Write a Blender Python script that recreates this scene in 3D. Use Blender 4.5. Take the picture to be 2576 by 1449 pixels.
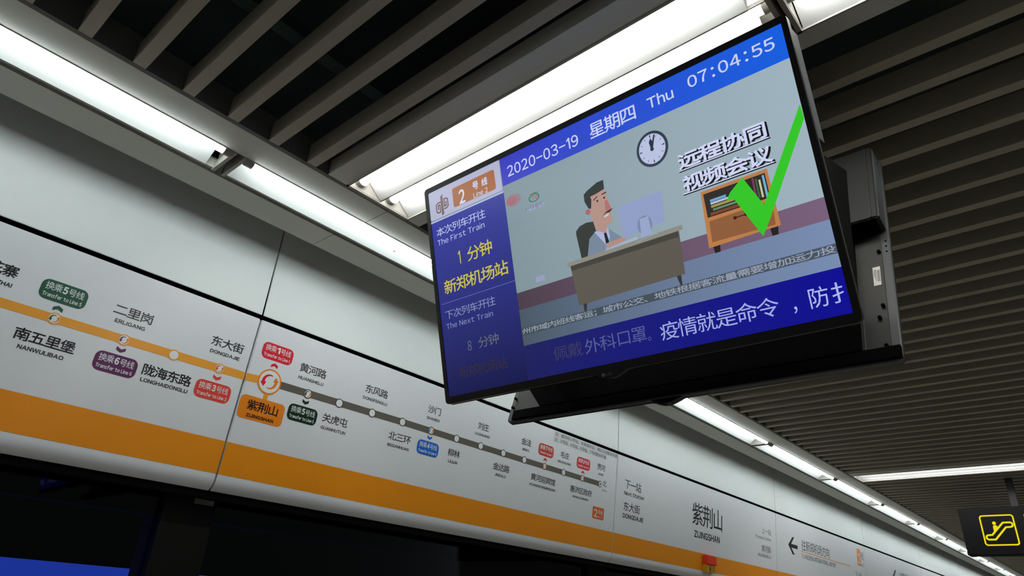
# Underground platform: screen-door header signs, cove lights, slatted ceiling and a hanging screen.
import bpy, bmesh, math
from mathutils import Vector, Matrix

for o in list(bpy.data.objects):
    bpy.data.objects.remove(o, do_unlink=True)
S = bpy.context.scene
COL = S.collection

# ------------------------------------------------------------------ camera
EYE = Vector((0.0, 0.0, 1.62))
cam_d = bpy.data.cameras.new('camera')
cam = bpy.data.objects.new('camera', cam_d)
COL.objects.link(cam)
S.camera = cam
F_PX, W_PX = 1695.16, 2576.0
cam_d.sensor_fit = 'HORIZONTAL'
cam_d.sensor_width = 36.0
cam_d.lens = 36.0 * F_PX / W_PX
cam_d.clip_start, cam_d.clip_end = 0.02, 200
right = Vector((0.65476905, -0.75367464, 0.05702655))
down = Vector((0.36981779, 0.25365646, -0.89380826))
fwd = Vector((0.65917547, 0.60632742, 0.44480869))
cam.matrix_world = Matrix(((right.x, -down.x, -fwd.x, EYE.x),
                           (right.y, -down.y, -fwd.y, EYE.y),
                           (right.z, -down.z, -fwd.z, EYE.z), (0, 0, 0, 1)))

# ------------------------------------------------------------------ world, exposure
world = bpy.data.worlds.new('world')
S.world = world
world.use_nodes = True
wb = world.node_tree.nodes['Background']
wb.inputs[0].default_value = (0.9, 0.95, 1.0, 1)
wb.inputs[1].default_value = 0.05
S.view_settings.view_transform = 'Standard'
S.view_settings.look = 'None'
S.view_settings.exposure = 0.0
S.view_settings.gamma = 1.0
S.view_settings.use_curve_mapping = False
S.cycles.max_bounces = 8
S.cycles.diffuse_bounces = 4
S.cycles.sample_clamp_indirect = 6.0
S.cycles.use_denoising = True

TUBE_COVE = 22.0       # radiance of the lamps along the wall
TUBE_CEIL = 22.0       # radiance of the lamps across the ceiling

# ------------------------------------------------------------------ materials
def lin(c):
    return tuple((v / 255 / 12.92) if v / 255 <= 0.04045 else ((v / 255 + 0.055) / 1.055) ** 2.4 for v in c)

MATS = {}

def paint(name, rgb, rough=0.5, metal=0.0, spec=0.4, noise=0.0, scale=60.0, bump=0.0):
    """procedural painted surface: slight mottling and optional fine bump"""
    if name in MATS:
        return MATS[name]
    m = bpy.data.materials.new(name)
    m.use_nodes = True
    nt = m.node_tree
    b = nt.nodes['Principled BSDF']
    c = lin(rgb)
    b.inputs['Base Color'].default_value = (*c, 1)
    b.inputs['Roughness'].default_value = rough
    b.inputs['Metallic'].default_value = metal
    b.inputs['Specular IOR Level'].default_value = spec
    if noise or bump:
        tc = nt.nodes.new('ShaderNodeTexCoord')
        nz = nt.nodes.new('ShaderNodeTexNoise')
        nz.inputs['Scale'].default_value = scale
        nz.inputs['Detail'].default_value = 3
        nt.links.new(tc.outputs['Object'], nz.inputs['Vector'])
        if noise:
            mx = nt.nodes.new('ShaderNodeMix')
            mx.data_type = 'RGBA'
            mx.inputs['A'].default_value = (*[v * (1 - noise) for v in c], 1)
            mx.inputs['B'].default_value = (*[min(1, v * (1 + noise)) for v in c], 1)
            nt.links.new(nz.outputs['Fac'], mx.inputs['Factor'])
            nt.links.new(mx.outputs['Result'], b.inputs['Base Color'])
        if bump:
            bp = nt.nodes.new('ShaderNodeBump')
            bp.inputs['Strength'].default_value = bump
            bp.inputs['Distance'].default_value = 0.001
            nt.links.new(nz.outputs['Fac'], bp.inputs['Height'])
            nt.links.new(bp.outputs['Normal'], b.inputs['Normal'])
    MATS[name] = m
    return m

def glow(name, rgb, strength=1.0, rgb2=None, gloss=False, axis='Y'):
    """light-giving surface; rgb2 = second colour of a displayed picture's own left-to-right blend"""
    if name in MATS:
        return MATS[name]
    m = bpy.data.materials.new(name)
    m.use_nodes = True
    nt = m.node_tree
    b = nt.nodes['Principled BSDF']
    b.inputs['Base Color'].default_value = (0.004, 0.004, 0.004, 1)
    b.inputs['Roughness'].default_value = 0.25
    b.inputs['Specular IOR Level'].default_value = 0.35 if gloss else 0.0
    b.inputs['Emission Color'].default_value = (*lin(rgb), 1)
    b.inputs['Emission Strength'].default_value = strength
    if rgb2:
        tc = nt.nodes.new('ShaderNodeTexCoord')
        sp = nt.nodes.new('ShaderNodeSeparateXYZ')
        mx = nt.nodes.new('ShaderNodeMix')
        mx.data_type = 'RGBA'
        nt.links.new(tc.outputs['Generated'], sp.inputs[0])
        nt.links.new(sp.outputs[axis], mx.inputs['Factor'])
        mx.inputs['A'].default_value = (*lin(rgb2), 1)
        mx.inputs['B'].default_value = (*lin(rgb), 1)
        nt.links.new(mx.outputs['Result'], b.inputs['Emission Color'])
    MATS[name] = m
    return m

def dots(name, base, hole, scale, rough=0.5):
    """perforated sheet: staggered dark holes"""
    if name in MATS:
        return MATS[name]
    m = paint(name, base, rough)
    nt = m.node_tree
    b = nt.nodes['Principled BSDF']
    tc = nt.nodes.new('ShaderNodeTexCoord')
    vo = nt.nodes.new('ShaderNodeTexVoronoi')
    vo.inputs['Scale'].default_value = scale
    vo.inputs['Randomness'].default_value = 0.0
    lt = nt.nodes.new('ShaderNodeMath')
    lt.operation = 'LESS_THAN'
    lt.inputs[1].default_value = 0.33
    mx = nt.nodes.new('ShaderNodeMix')
    mx.data_type = 'RGBA'
    mx.inputs['A'].default_value = (*lin(base), 1)
    mx.inputs['B'].default_value = (*lin(hole), 1)
    nt.links.new(tc.outputs['Object'], vo.inputs['Vector'])
    nt.links.new(vo.outputs['Distance'], lt.inputs[0])
    nt.links.new(lt.outputs[0], mx.inputs['Factor'])
    nt.links.new(mx.outputs['Result'], b.inputs['Base Color'])
    return m

def glass_mat():
    m = bpy.data.materials.new('door_glass')
    m.use_nodes = True
    nt = m.node_tree
    out = nt.nodes['Material Output']
    nt.nodes.remove(nt.nodes['Principled BSDF'])
    tr = nt.nodes.new('ShaderNodeBsdfTransparent')
    tr.inputs[0].default_value = (0.62, 0.66, 0.66, 1)
    gl = nt.nodes.new('ShaderNodeBsdfGlossy')
    gl.inputs['Roughness'].default_value = 0.02
    fr = nt.nodes.new('ShaderNodeFresnel')
    fr.inputs['IOR'].default_value = 1.42
    mx = nt.nodes.new('ShaderNodeMixShader')
    nt.links.new(fr.outputs[0], mx.inputs[0])
    nt.links.new(tr.outputs[0], mx.inputs[1])
    nt.links.new(gl.outputs[0], mx.inputs[2])
    nt.links.new(mx.outputs[0], out.inputs[0])
    return m

M_PANEL = paint('white_enamel', (225, 226, 231), 0.42, noise=0.02, scale=25)
M_UPPER = paint('white_wall_enamel', (226, 231, 231), 0.45, noise=0.02, scale=18)
M_STRIP = paint('grey_perforated_sheet', (188, 188, 181), 0.6, noise=0.10, scale=700, bump=0.1)
M_SLAT = paint('dark_grey_slat_paint', (152, 146, 131), 0.55, noise=0.05, scale=120)
M_PLENUM = paint('ceiling_void_black', (44, 58, 54), 0.9)
M_BLACK = paint('black_gap', (5, 5, 5), 0.85, spec=0.05)
M_REFL = paint('satin_reflector', (178, 180, 179), 0.45)
M_LAMP_FRAME = paint('lamp_frame_cream', (150, 147, 140), 0.5)
M_SOCKET = paint('lamp_socket_plastic', (150, 146, 138), 0.4)
M_TUBE_C = glow('cove_tube_light', (243, 254, 252), TUBE_COVE)
M_TUBE_K = glow('ceiling_tube_light', (255, 254, 250), TUBE_CEIL)
M_ORANGE = paint('orange_band_print', (238, 146, 14), 0.42, noise=0.02, scale=40)
M_ROUTE = paint('route_orange_print', (238, 160, 48), 0.4)
M_GREYLINE = paint('route_grey_print', (98, 92, 84), 0.4)
M_MARKDARK = paint('marker_dark_print', (72, 64, 60), 0.4)
M_WHITEPRINT = paint('white_print', (232, 235, 236), 0.4)
M_INK = paint('black_print', (14, 13, 16), 0.4)
M_INK2 = paint('dark_grey_print', (62, 56, 56), 0.4)
M_BOX = paint('orange_name_box_print', (236, 134, 22), 0.4)
M_RED = paint('red_print', (222, 18, 46), 0.4)
M_RED3 = paint('coral_print', (226, 68, 52), 0.4)
M_RED7 = paint('brick_red_print', (200, 52, 34), 0.4)
M_GREEN = paint('green_print', (28, 84, 60), 0.4)
M_DGREEN = paint('dark_green_print', (6, 44, 26), 0.4)
M_PURPLE = paint('purple_print', (96, 26, 86), 0.4)
M_BLUE = paint('blue_print', (16, 104, 206), 0.4)
M_BEZEL = paint('black_bezel_plastic', (20, 21, 20), 0.35, noise=0.05, scale=90)
M_RIM = paint('grey_rim_plastic', (76, 77, 76), 0.45)
M_CHASSIS = paint('grey_chassis_metal', (46, 45, 42), 0.5, noise=0.04, scale=200)
M_HOUSING = paint('grey_housing_plastic', (38, 38, 36), 0.55)
M_DARKPL_SHADE = paint('black_plastic_and_shade', (6, 7, 6), 0.8, spec=0.04)  # black for plastic parts and for shade painted on the screen backs
M_GRILLE = dots('speaker_grille_mesh', (92, 96, 98), (16, 17, 18), 260)
M_STEEL = paint('dark_steel_post', (13, 12, 11), 0.6, spec=0.15)
M_GLASS = glass_mat()

# ------------------------------------------------------------------ object helpers
def link(name, me, mat=None, parent=None):
    o = bpy.data.objects.new(name, me)
    COL.objects.link(o)
    if mat is not None and me is not None:
        me.materials.append(mat)
    if parent is not None:
        o.parent = parent
        o.matrix_parent_inverse = Matrix.Identity(4)
        off, q = Vector((0, 0, 0)), parent
        while q is not None:
            off += q.location
            q = q.parent
        if me is not None:
            me.transform(Matrix.Translation(-off))
    return o

def tag(o, label=None, cat=None, group=None, kind=None):
    if label:
        o['label'] = label
    if cat:
        o['category'] = cat
    if group:
        o['group'] = group
    if kind:
        o['kind'] = kind
    return o

def empty(name, loc):
    o = bpy.data.objects.new(name, None)
    COL.objects.link(o)
    o.location = loc
    o.empty_display_size = 0.05
    return o

class MB:
    """collects shapes and links them as one mesh object (world coordinates)"""
    def __init__(self):
        self.v, self.f = [], []

    def add(self, verts, faces):
        n = len(self.v)
        self.v += [tuple(p) for p in verts]
        self.f += [tuple(i + n for i in f) for f in faces]
        return self

    def box(self, x0, x1, y0, y1, z0, z1):
        v = [(x, y, z) for z in (z0, z1) for y in (y0, y1) for x in (x0, x1)]
        return self.add(v, [(0, 2, 3, 1), (4, 5, 7, 6), (0, 1, 5, 4), (2, 6, 7, 3), (0, 4, 6, 2), (1, 3, 7, 5)])

    def prism(self, prof, a, b, fn):
        """profile (list of 2-tuples) swept from a to b; fn(p, t) gives the point"""
        n = len(prof)
        v = [fn(p, a) for p in prof] + [fn(p, b) for p in prof]
        f = [(i, (i + 1) % n, n + (i + 1) % n, n + i) for i in range(n)]
        f += [tuple(range(n))[::-1], tuple(range(n, 2 * n))]
        return self.add(v, f)

    def sheet(self, prof, a, b, fn):
        n = len(prof)
        v = [fn(p, a) for p in prof] + [fn(p, b) for p in prof]
        return self.add(v, [(i, i + 1, n + i + 1, n + i) for i in range(n - 1)])

    def tube(self, p0, p1, r, seg=14, caps=True):
        p0, p1 = Vector(p0), Vector(p1)
        d = (p1 - p0).normalized()
        a = d.orthogonal().normalized()
        b = d.cross(a)
        v = []
        for p in (p0, p1):
            for i in range(seg):
                t = 2 * math.pi * i / seg
                v.append(p + (a * math.cos(t) + b * math.sin(t)) * r)
        f = [(i, (i + 1) % seg, seg + (i + 1) % seg, seg + i) for i in range(seg)]
        if caps:
            f += [tuple(range(seg))[::-1], tuple(range(seg, 2 * seg))]
        return self.add(v, f)

    def build(self, name, mat, parent=None, smooth=False, bevel=0.0):
        me = bpy.data.meshes.new(name)
        me.from_pydata(self.v, [], self.f)
        bm = bmesh.new()
        bm.from_mesh(me)
        if bevel:
            bmesh.ops.bevel(bm, geom=list(bm.edges), offset=bevel, segments=2, affect='EDGES', clamp_overlap=True)
        bmesh.ops.recalc_face_normals(bm, faces=bm.faces)
        bm.to_mesh(me)
        bm.free()
        if smooth:
            for p in me.polygons:
                p.use_smooth = True
        me.set_sharp_from_angle(angle=math.radians(32))
        return link(name, me, mat, parent)

class Face:
    """a flat surface with u to the right, v downwards and w into the surface"""
    def __init__(self, o, eu, ev, ew):
        self.o, self.eu, self.ev, self.ew = Vector(o), Vector(eu), Vector(ev), Vector(ew)

    def at(self, u, v, w=0.0):
        return self.o + self.eu * u + self.ev * v + self.ew * w

def poly(mb, pl, pts, lift):
    mb.add([pl.at(u, v, -lift) for u, v in pts], [tuple(range(len(pts)))])

def rrect(u0, v0, u1, v1, r, n=5):
    out = []
    for cx, cy, a0 in ((u1 - r, v0 + r, -90), (u1 - r, v1 - r, 0), (u0 + r, v1 - r, 90), (u0 + r, v0 + r, 180)):
        for i in range(n + 1):
            a = math.radians(a0 + 90 * i / n)
            out.append((cx + r * math.cos(a), cy + r * math.sin(a)))
    return out

def disc(cu, cv, r, n=28, ry=None):
    ry = ry or r
    return [(cu + r * math.cos(2 * math.pi * i / n), cv + ry * math.sin(2 * math.pi * i / n)) for i in range(n)]

def ring(mb, pl, cu, cv, r0, r1, lift, n=32, ratio=1.0):
    v = [pl.at(cu + r * math.cos(2 * math.pi * i / n), cv + ratio * r * math.sin(2 * math.pi * i / n), -lift)
         for r in (r0, r1) for i in range(n)]
    mb.add(v, [(i, (i + 1) % n, n + (i + 1) % n, n + i) for i in range(n)])

def stroke(mb, pl, pts, wd, lift, closed=False):
    """flat line of constant width with mitred joints"""
    n = len(pts)
    L, R = [], []
    for i in range(n):
        p = Vector(pts[i])
        a = Vector(pts[i - 1]) if (i > 0 or closed) else None
        b = Vector(pts[(i + 1) % n]) if (i < n - 1 or closed) else None
        d1 = (p - a).normalized() if a is not None else None
        d2 = (b - p).normalized() if b is not None else None
        if d1 is None:
            d1 = d2
        if d2 is None:
            d2 = d1
        n1, n2 = Vector((-d1.y, d1.x)), Vector((-d2.y, d2.x))
        m = (n1 + n2)
        m = m.normalized() if m.length > 1e-6 else n1
        k = wd / 2 / max(0.35, m.dot(n1))
        L.append(p + m * k)
        R.append(p - m * k)
    v = [pl.at(q.x, q.y, -lift) for q in L] + [pl.at(q.x, q.y, -lift) for q in R]
    m_ = n if closed else n - 1
    mb.add(v, [(i, (i + 1) % n, n + (i + 1) % n, n + i) for i in range(m_)])

GLYPH = {}

def _bar(x0, y0, x1, y1):
    return [(x0, y0), (x1, y0), (x1, y1), (x0, y1)]

def _hook():
    o = [(0.235 + 0.190 * math.cos(a), 0.178 + 0.190 * math.sin(a)) for a in [math.radians(-180 + 18 * i) for i in range(11)]]
    i_ = [(0.235 + 0.100 * math.cos(a), 0.178 + 0.100 * math.sin(a)) for a in [math.radians(-180 + 18 * i) for i in range(11)]]
    return [[o[i], o[i + 1], i_[i + 1], i_[i]] for i in range(10)] + [_bar(0.335, 0.178, 0.425, 0.733), _bar(0.045, 0.178, 0.135, 0.215)]

# plain sans shapes for letters that carry serifs in the full-width set
PLAIN = {'I': [_bar(0, 0, 0.094, 0.733)], 'l': [_bar(0, 0, 0.086, 0.770)],
         'i': [_bar(0, 0, 0.086, 0.545), _bar(-0.004, 0.655, 0.090, 0.750)],
         '1': [_bar(0.150, 0, 0.240, 0.733), [(0.150, 0.600), (0.0, 0.520), (0.0, 0.600), (0.150, 0.733)]],
         'J': _hook()}

def glyph(ch):
    """outline of one character, filled, in em units"""
    if ch in GLYPH:
        return GLYPH[ch]
    if ch in PLAIN:
        v, f = [], []
        for part in PLAIN[ch]:
            f.append(tuple(range(len(v), len(v) + len(part))))
            v += part
        GLYPH[ch] = (v, f)
        return GLYPH[ch]
    wide = chr(ord(ch) + 0xFEE0) if 33 <= ord(ch) <= 126 else ch     # full-width form: plain sans letters
    cu = bpy.data.curves.new('lettering', 'FONT')
    cu.body = wide
    cu.resolution_u = 3
    ob = bpy.data.objects.new('lettering', cu)
    COL.objects.link(ob)
    bpy.context.view_layer.update()
    dg = bpy.context.evaluated_depsgraph_get()
    me = bpy.data.meshes.new_from_object(ob.evaluated_get(dg))
    v = [(p.co.x, p.co.y) for p in me.vertices]
    f = [tuple(p.vertices) for p in me.polygons]
    bpy.data.objects.remove(ob, do_unlink=True)
    bpy.data.curves.remove(cu)
    bpy.data.meshes.remove(me)
    GLYPH[ch] = (v, f)
    return GLYPH[ch]

def layout(body):
    """letters set side by side: even gaps between latin letters, whole em squares for the others"""
    V, F, x = [], [], 0.0
    for ch in body:
        if ch == ' ':
            x += 0.30
            continue
        v, f = glyph(ch)
        n = len(V)
        if ord(ch) <= 126:
            x0, x1 = min(p[0] for p in v), max(p[0] for p in v)
            k = 0.70 if ch == '-' else 1.0
            g = 0.075 if ch in 'IJli1' else 0.19 if ch == ':' else 0.055
            V += [(x + g + (p[0] - x0) * k, p[1]) for p in v]
            x += (x1 - x0) * k + 2 * g
        else:
            V += [(x + p[0], p[1]) for p in v]
            x += 0.92
        F += [tuple(i + n for i in q) for q in f]
    return V, F

def text(mb, pl, body, u0, v0, u1, v1, lift=0.0006, bold=0.0):
    """lettering that fills the rectangle u0..u1 by v0..v1; bold = stroke gain as a share of the height"""
    v, f = layout(body)
    xs, ys = [p[0] for p in v], [p[1] for p in v]
    x0, x1, y0, y1 = min(xs), max(xs), min(ys), max(ys)
    b = bold * (v1 - v0)
    u0, u1, v0, v1 = u0 + b, u1 - b, v0 + b, v1 - b
    sx, sy = (u1 - u0) / (x1 - x0), (v1 - v0) / (y1 - y0)
    shifts = [(0, 0)] if bold < 0.003 else [(-1, 0), (1, 0), (0, -1), (0, 1)]
    if bold > 0.03:
        shifts += [(-0.7, -0.7), (0.7, 0.7), (-0.7, 0.7), (0.7, -0.7)]
    for i, (dx, dy) in enumerate(shifts):
        mb.add([pl.at(u0 + (x - x0) * sx + dx * b, v1 - (y - y0) * sy + dy * b, -lift - 0.00003 * i) for x, y in v], f)
    return mb

def lettering(name, pl, items, mat, parent, lift=0.0006):
    mb = MB()
    for it in items:
        text(mb, pl, *it[:5], lift=lift, bold=it[5] if len(it) > 5 else 0.006)
    return mb.build(name, mat, parent)

def print_(name, pl, pts, mat, parent, lift):
    mb = MB()
    poly(mb, pl, pts, lift)
    return mb.build(name, mat, parent)

# ------------------------------------------------------------------ main sizes (metres)
CZ = 2.76                    # ceiling underside
X0, X1 = -4.4, 20.0          # built length of the platform
SEAM = 1.025                 # a panel joint; the others every PANEL metres
PANEL = 2.272
Z0 = 1.62

# ------------------------------------------------------------------ room shell
tag(MB().box(X0 - 3, X1 + 2, -6.0, 2.25, -0.1, 0.0).build('floor', paint('pale_granite_floor', (212, 205, 194), 0.35, noise=0.12, scale=40)), kind='structure')
tag(MB().box(X0 - 3, X1 + 2, 5.4, 5.5, -0.6, 4.2).build('wall_tunnel', paint('tunnel_wall_black', (16, 16, 16), 0.9)), kind='structure')

ceil = MB()
ceil.box(X0 - 1, X1, -4.2, 2.5, 3.28, 3.32)
ceiling = tag(ceil.build('ceiling', M_PLENUM), kind='structure')

# upper wall panels, joined over the black backing
def wallpt(p, t):
    return (t, p[0], p[1])
uy0, uy1, uz0, uz1 = 2.113, 2.124, 3.06, Z0 + 0.9195
wall = MB().box(X0, X1, 2.20, 2.235, Z0 + 0.30, 3.25).build('wall_back', M_BLACK)
tag(wall, kind='structure')
k = -2
while SEAM + PANEL * k < X1:
    a, b = SEAM + PANEL * k + 0.003, SEAM + PANEL * (k + 1) - 0.003
    prof = [(uy0, uz1 + 0.52), (uy0 + 0.001, uz1 + 0.30), (uy1, uz1), (uy1 + 0.004, uz1), (uy1 + 0.006, uz1 + 0.52)]
    MB().prism(prof, a, b, wallpt).build('wall_panel', M_UPPER, wall, bevel=0.001)
    k += 1

# soffit strip on the platform side of the cove, and the fascia on its wall side
def runs(period_at, a, b):
    out, x = [], period_at
    while x > a:
        x -= PANEL
    while x < b:
        out.append((max(x, a) + 0.0012, min(x + PANEL, b) - 0.0012))
        x += PANEL
    return out
soffit, fascia = MB(), MB()
for a, b in runs(1.056, X0, X1):
    soffit.box(a, b, 1.528, 1.637, CZ, CZ + 0.012)
    fprof = [(1.816, CZ + 0.017), (1.826, CZ + 0.020), (1.942, CZ + 0.020), (1.9455, CZ + 0.024), (1.9455, CZ + 0.07), (1.816, CZ + 0.07)]
    fascia.prism(fprof, a, b, wallpt)
tag(soffit.build('trim_1', M_STRIP), kind='structure')
tag(MB().box(X0, X1, 1.5285, 1.5365, CZ + 0.0125, CZ + 0.095).build('trim_7', paint('dark_upstand', (98, 100, 101), 0.7)), kind='structure')  # upstand set darker than the soffit strip
tag(fascia.build('trim_2', M_STRIP), kind='structure')
tag(MB().box(X0, X1, 1.640, 1.94, CZ + 0.10, CZ + 0.12).build('trim_3', M_BLACK), kind='structure')

# flat bars beside the rows of ceiling lights
ROW_X = [1.007 + 4.66 * i for i in range(-1, 3)]
bars = MB()
for xc in ROW_X:
    bars.box(xc - 0.184, xc - 0.1195, -4.0, 1.512, CZ, CZ + 0.05)
    bars.box(xc + 0.1195, xc + 0.170, -4.0, 1.512, CZ, CZ + 0.05)
tag(bars.build('trim_4', M_STRIP), kind='structure')

# ceiling slats: each hangs below the void as its own piece
slat_x = [0.1457 + 0.1208 * i for i in range(-24, 6)]
x = 1.312
while x < X1 - 0.1:
    c = min(ROW_X, key=lambda r: abs(r - x - 0.015))
    if abs(x + 0.015 - c) > 0.235:
        slat_x.append(x)
    x += 0.1205
slat_x.sort(key=lambda v: abs(v - 1.0))
slat_me = None
rest = MB()
for i, sx in enumerate(slat_x):
    if i < 100:
        if slat_me is None:
            s = MB().box(-0.0, 0.030, -4.0, 1.512, CZ, CZ + 0.062).build('slat', M_SLAT, ceiling)
            slat_me = s.data
        else:
            s = bpy.data.objects.new('slat', slat_me)
            COL.objects.link(s)
            s.parent = ceiling
        s.location = (sx, 0, 0)
    else:
        rest.box(sx, sx + 0.030, -4.0, 1.512, CZ, CZ + 0.062)
tag(rest.build('far_slats', M_SLAT, ceiling), kind='stuff')
# carriers the slats clip to
car = MB()
for y in (1.2, 0.0, -1.2, -2.4, -3.6):
    car.box(X0, X1, y - 0.02, y + 0.02, CZ + 0.064, CZ + 0.10)
car.build('slat_carrier', M_PLENUM, ceiling)

# ------------------------------------------------------------------ lamps
ORD = ['first', 'second', 'third', 'fourth', 'fifth', 'sixth', 'seventh', 'eighth', 'ninth', 'tenth', 'eleventh', 'twelfth',
       'thirteenth', 'fourteenth', 'fifteenth', 'sixteenth', 'seventeenth', 'eighteenth']

def cove_light(xa, label):
    xb = xa + 1.226
    t = empty('cove_light', (xa, 1.70, CZ))
    tag(t, label, 'ceiling light', 'recessed lamps in the cove along the wall')
    # reflector: shallow upright on the platform side, long white slope towards the wall
    prof = [(1.6420, 0.0), (1.6425, 0.060), (1.680, 0.060), (1.690, 0.052), (1.728, 0.026), (1.7645, 0.0005)]
    MB().sheet([(y, CZ + z) for y, z in prof], xa + 0.012, xb - 0.034, wallpt).build('reflector', M_REFL, t, smooth=True)
    fr = MB()
    fr.box(xa, xb, 1.765, 1.776, CZ + 0.002, CZ + 0.03)
    fr.box(xa, xa + 0.010, 1.640, 1.776, CZ - 0.002, CZ + 0.022)
    fr.box(xb - 0.010, xb, 1.640, 1.776, CZ - 0.002, CZ + 0.022)
    fr.box(xa, xb, 1.638, 1.642, CZ - 0.0015, CZ + 0.03)
    for x in (xa + 0.0005, xb - 0.0035):
        fr.box(x, x + 0.003, 1.642, 1.766, CZ + 0.001, CZ + 0.062)
    fr.box(xa, xb, 1.642, 1.766, CZ + 0.062, CZ + 0.064)
    fr.build('frame', M_LAMP_FRAME, t)
    MB().tube((xa + 0.034, 1.656, CZ + 0.003), (xb - 0.034, 1.656, CZ + 0.003), 0.013).build('tube', M_TUBE_C, t, smooth=True)
    for x in (xa + 0.010, xb - 0.034):
        MB().tube((x, 1.656, CZ + 0.003), (x + 0.024, 1.656, CZ + 0.003), 0.0145).build('socket', M_SOCKET, t)
    return t

n_c = 0
for i in range(-2, 15):
    xa = 0.628 + 1.2475 * (i - 1)
    if i < -0:
        lab = 'recessed fluorescent cove light over the left end of the map wall, %s from the frame' % ('beyond' if i == -2 else 'next')
    if i == -2:
        lab = 'recessed white cove light farthest behind the viewer, past the left edge of the photo'
    elif i == -1:
        lab = 'recessed white cove light just past the left edge of the photo'
    elif i == 0:
        lab = 'long recessed white cove light at upper left, ending above the left map panel'
    elif i == 1:
        lab = 'recessed white cove light whose right end goes behind the hanging screen'
    elif i == 2:
        lab = 'recessed white cove light hidden behind the hanging screen, second before the screen ends'
    elif i == 3:
        lab = 'recessed white cove light coming out from under the bottom edge of the hanging screen'
    else:
        lab = 'recessed white cove light, %s in the row right of the hanging screen' % ORD[i - 3]
    cove_light(xa, lab)

def ceiling_light(xc, ya, label):
    yb = ya - 1.232
    t = empty('ceiling_light', (xc, ya, CZ))
    tag(t, label, 'ceiling light', 'twin tube lamps across the ceiling')
    def fp(p, y):
        return (xc + p[0], y, CZ + p[1])
    # each tube has one slanted plate on its far side, falling to the frame
    one = [(-0.0555, 0.0), (-0.0550, 0.060), (-0.012, 0.060), (-0.004, 0.052), (0.026, 0.024), (0.0560, 0.0005)]
    for s in (-0.058, 0.058):
        MB().sheet([(p[0] + s, p[1]) for p in one], ya - 0.014, yb + 0.046, fp).build('reflector', M_REFL, t)
    fr = MB()
    fr.box(xc - 0.119, xc - 0.114, yb, ya, CZ - 0.004, CZ + 0.063)
    fr.box(xc + 0.114, xc + 0.119, yb, ya, CZ - 0.004, CZ + 0.063)
    fr.box(xc - 0.119, xc + 0.119, ya - 0.010, ya, CZ - 0.004, CZ + 0.02)
    fr.box(xc - 0.119, xc + 0.119, yb, yb + 0.010, CZ - 0.004, CZ + 0.02)
    fr.box(xc - 0.0015, xc + 0.0015, yb, ya, CZ, CZ + 0.01)
    fr.box(xc - 0.114, xc + 0.114, yb, ya, CZ + 0.062, CZ + 0.064)
    for y in (ya - 0.011, yb + 0.009):
        fr.box(xc - 0.114, xc + 0.114, y, y + 0.002, CZ, CZ + 0.063)
    fr.build('frame', M_LAMP_FRAME, t)
    for s in (-0.058, 0.058):
        tx = xc + s - 0.0225
        MB().tube((tx, ya - 0.026, CZ + 0.026), (tx, yb + 0.026, CZ + 0.026), 0.013).build('tube', M_TUBE_K, t)
        for a, b in ((ya - 0.011, ya - 0.026), (yb + 0.011, yb + 0.026)):
            MB().tube((tx, a, CZ + 0.026), (tx, b, CZ + 0.026), 0.0165).build('socket', M_SOCKET, t)
    return t

WHERE = {(-1, 0): 'ceiling light nearest the wall in the row behind the viewer',
         (-1, 1): 'ceiling light second from the wall in the row behind the viewer',
         (-1, 2): 'ceiling light third from the wall in the row behind the viewer',
         (0, 0): 'twin tube ceiling light directly above the hanging screen, its near end by the wall',
         (0, 1): 'twin tube ceiling light at the top edge, starting beside the screen upper right corner',
         (0, 2): 'twin tube ceiling light third from the wall in the row over the hanging screen',
         (1, 0): 'thin far ceiling light above the black escalator sign, its end at the cove',
         (1, 1): 'far ceiling light second from the wall in the row before the escalator sign',
         (1, 2): 'far ceiling light third from the wall in the row before the escalator sign',
         (2, 0): 'farthest ceiling light nearest the wall, hidden behind the escalator sign',
         (2, 1): 'farthest ceiling light second from the wall, beyond the escalator sign',
         (2, 2): 'farthest ceiling light third from the wall, beyond the escalator sign'}
for r, xc in enumerate(ROW_X):
    for j in range(3):
        ceiling_light(xc, 1.512 - 1.242 * j, WHERE[(r - 1, j)])

dot = MB()
dot.tube((1.258, 1.7362, CZ + 0.0193), (1.258, 1.7358, CZ + 0.0187), 0.0037, 16)
tag(dot.build('round_sticker', paint('pink_sticker', (238, 92, 132), 0.5)), 'tiny round pink dot stuck on the white cove reflector left of the screen', 'sticker')

# ------------------------------------------------------------------ header sign panels
tA, tB = Vector((0, 2.126, Z0 + 0.903)), Vector((0, 2.174, Z0 + 0.372))
evS = (tB - tA).normalized()
ewS = Vector((1, 0, 0)).cross(evS)          # into the panel
if ewS.y < 0:
    ewS = -ewS
SIGN = Face(tA, (1, 0, 0), evS, ewS)

def sign_body(xa, xb, label):
    t = empty('sign_panel', SIGN.at((xa + xb) / 2, 0.53))
    tag(t, label, 'sign panel', 'header sign panels over the platform doors')
    a, b = xa + 0.003, xb - 0.003
    f = lambda p, x: SIGN.at(x, p[0], p[1])
    MB().prism([(-0.0012, 0.0), (0.531, 0.0), (0.531, 0.020), (-0.0012, 0.020)], a, b, f).build('panel_face', M_PANEL, t, bevel=0.0028)
    r = 0.052
    prof = [(0.531, 0.0), (0.5415, 0.0)]
    for i in range(1, 21):
        q = math.radians(100 * i / 20)
        prof.append((0.5415 + r * math.sin(q), r - r * math.cos(q)))
    prof += [(prof[-1][0] - 0.012, 0.085), (0.540, 0.085), (0.531, 0.02)]
    MB().prism(prof, a, b, f).build('rounded_edge', M_PANEL, t, smooth=True)
    print_('orange_band', SIGN, [(a, 0.427), (b, 0.427), (b, 0.5305), (a, 0.5305)], M_ORANGE, t, 0.0004)
    return t

def seam(k_):
    return SEAM + PANEL * k_

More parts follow.
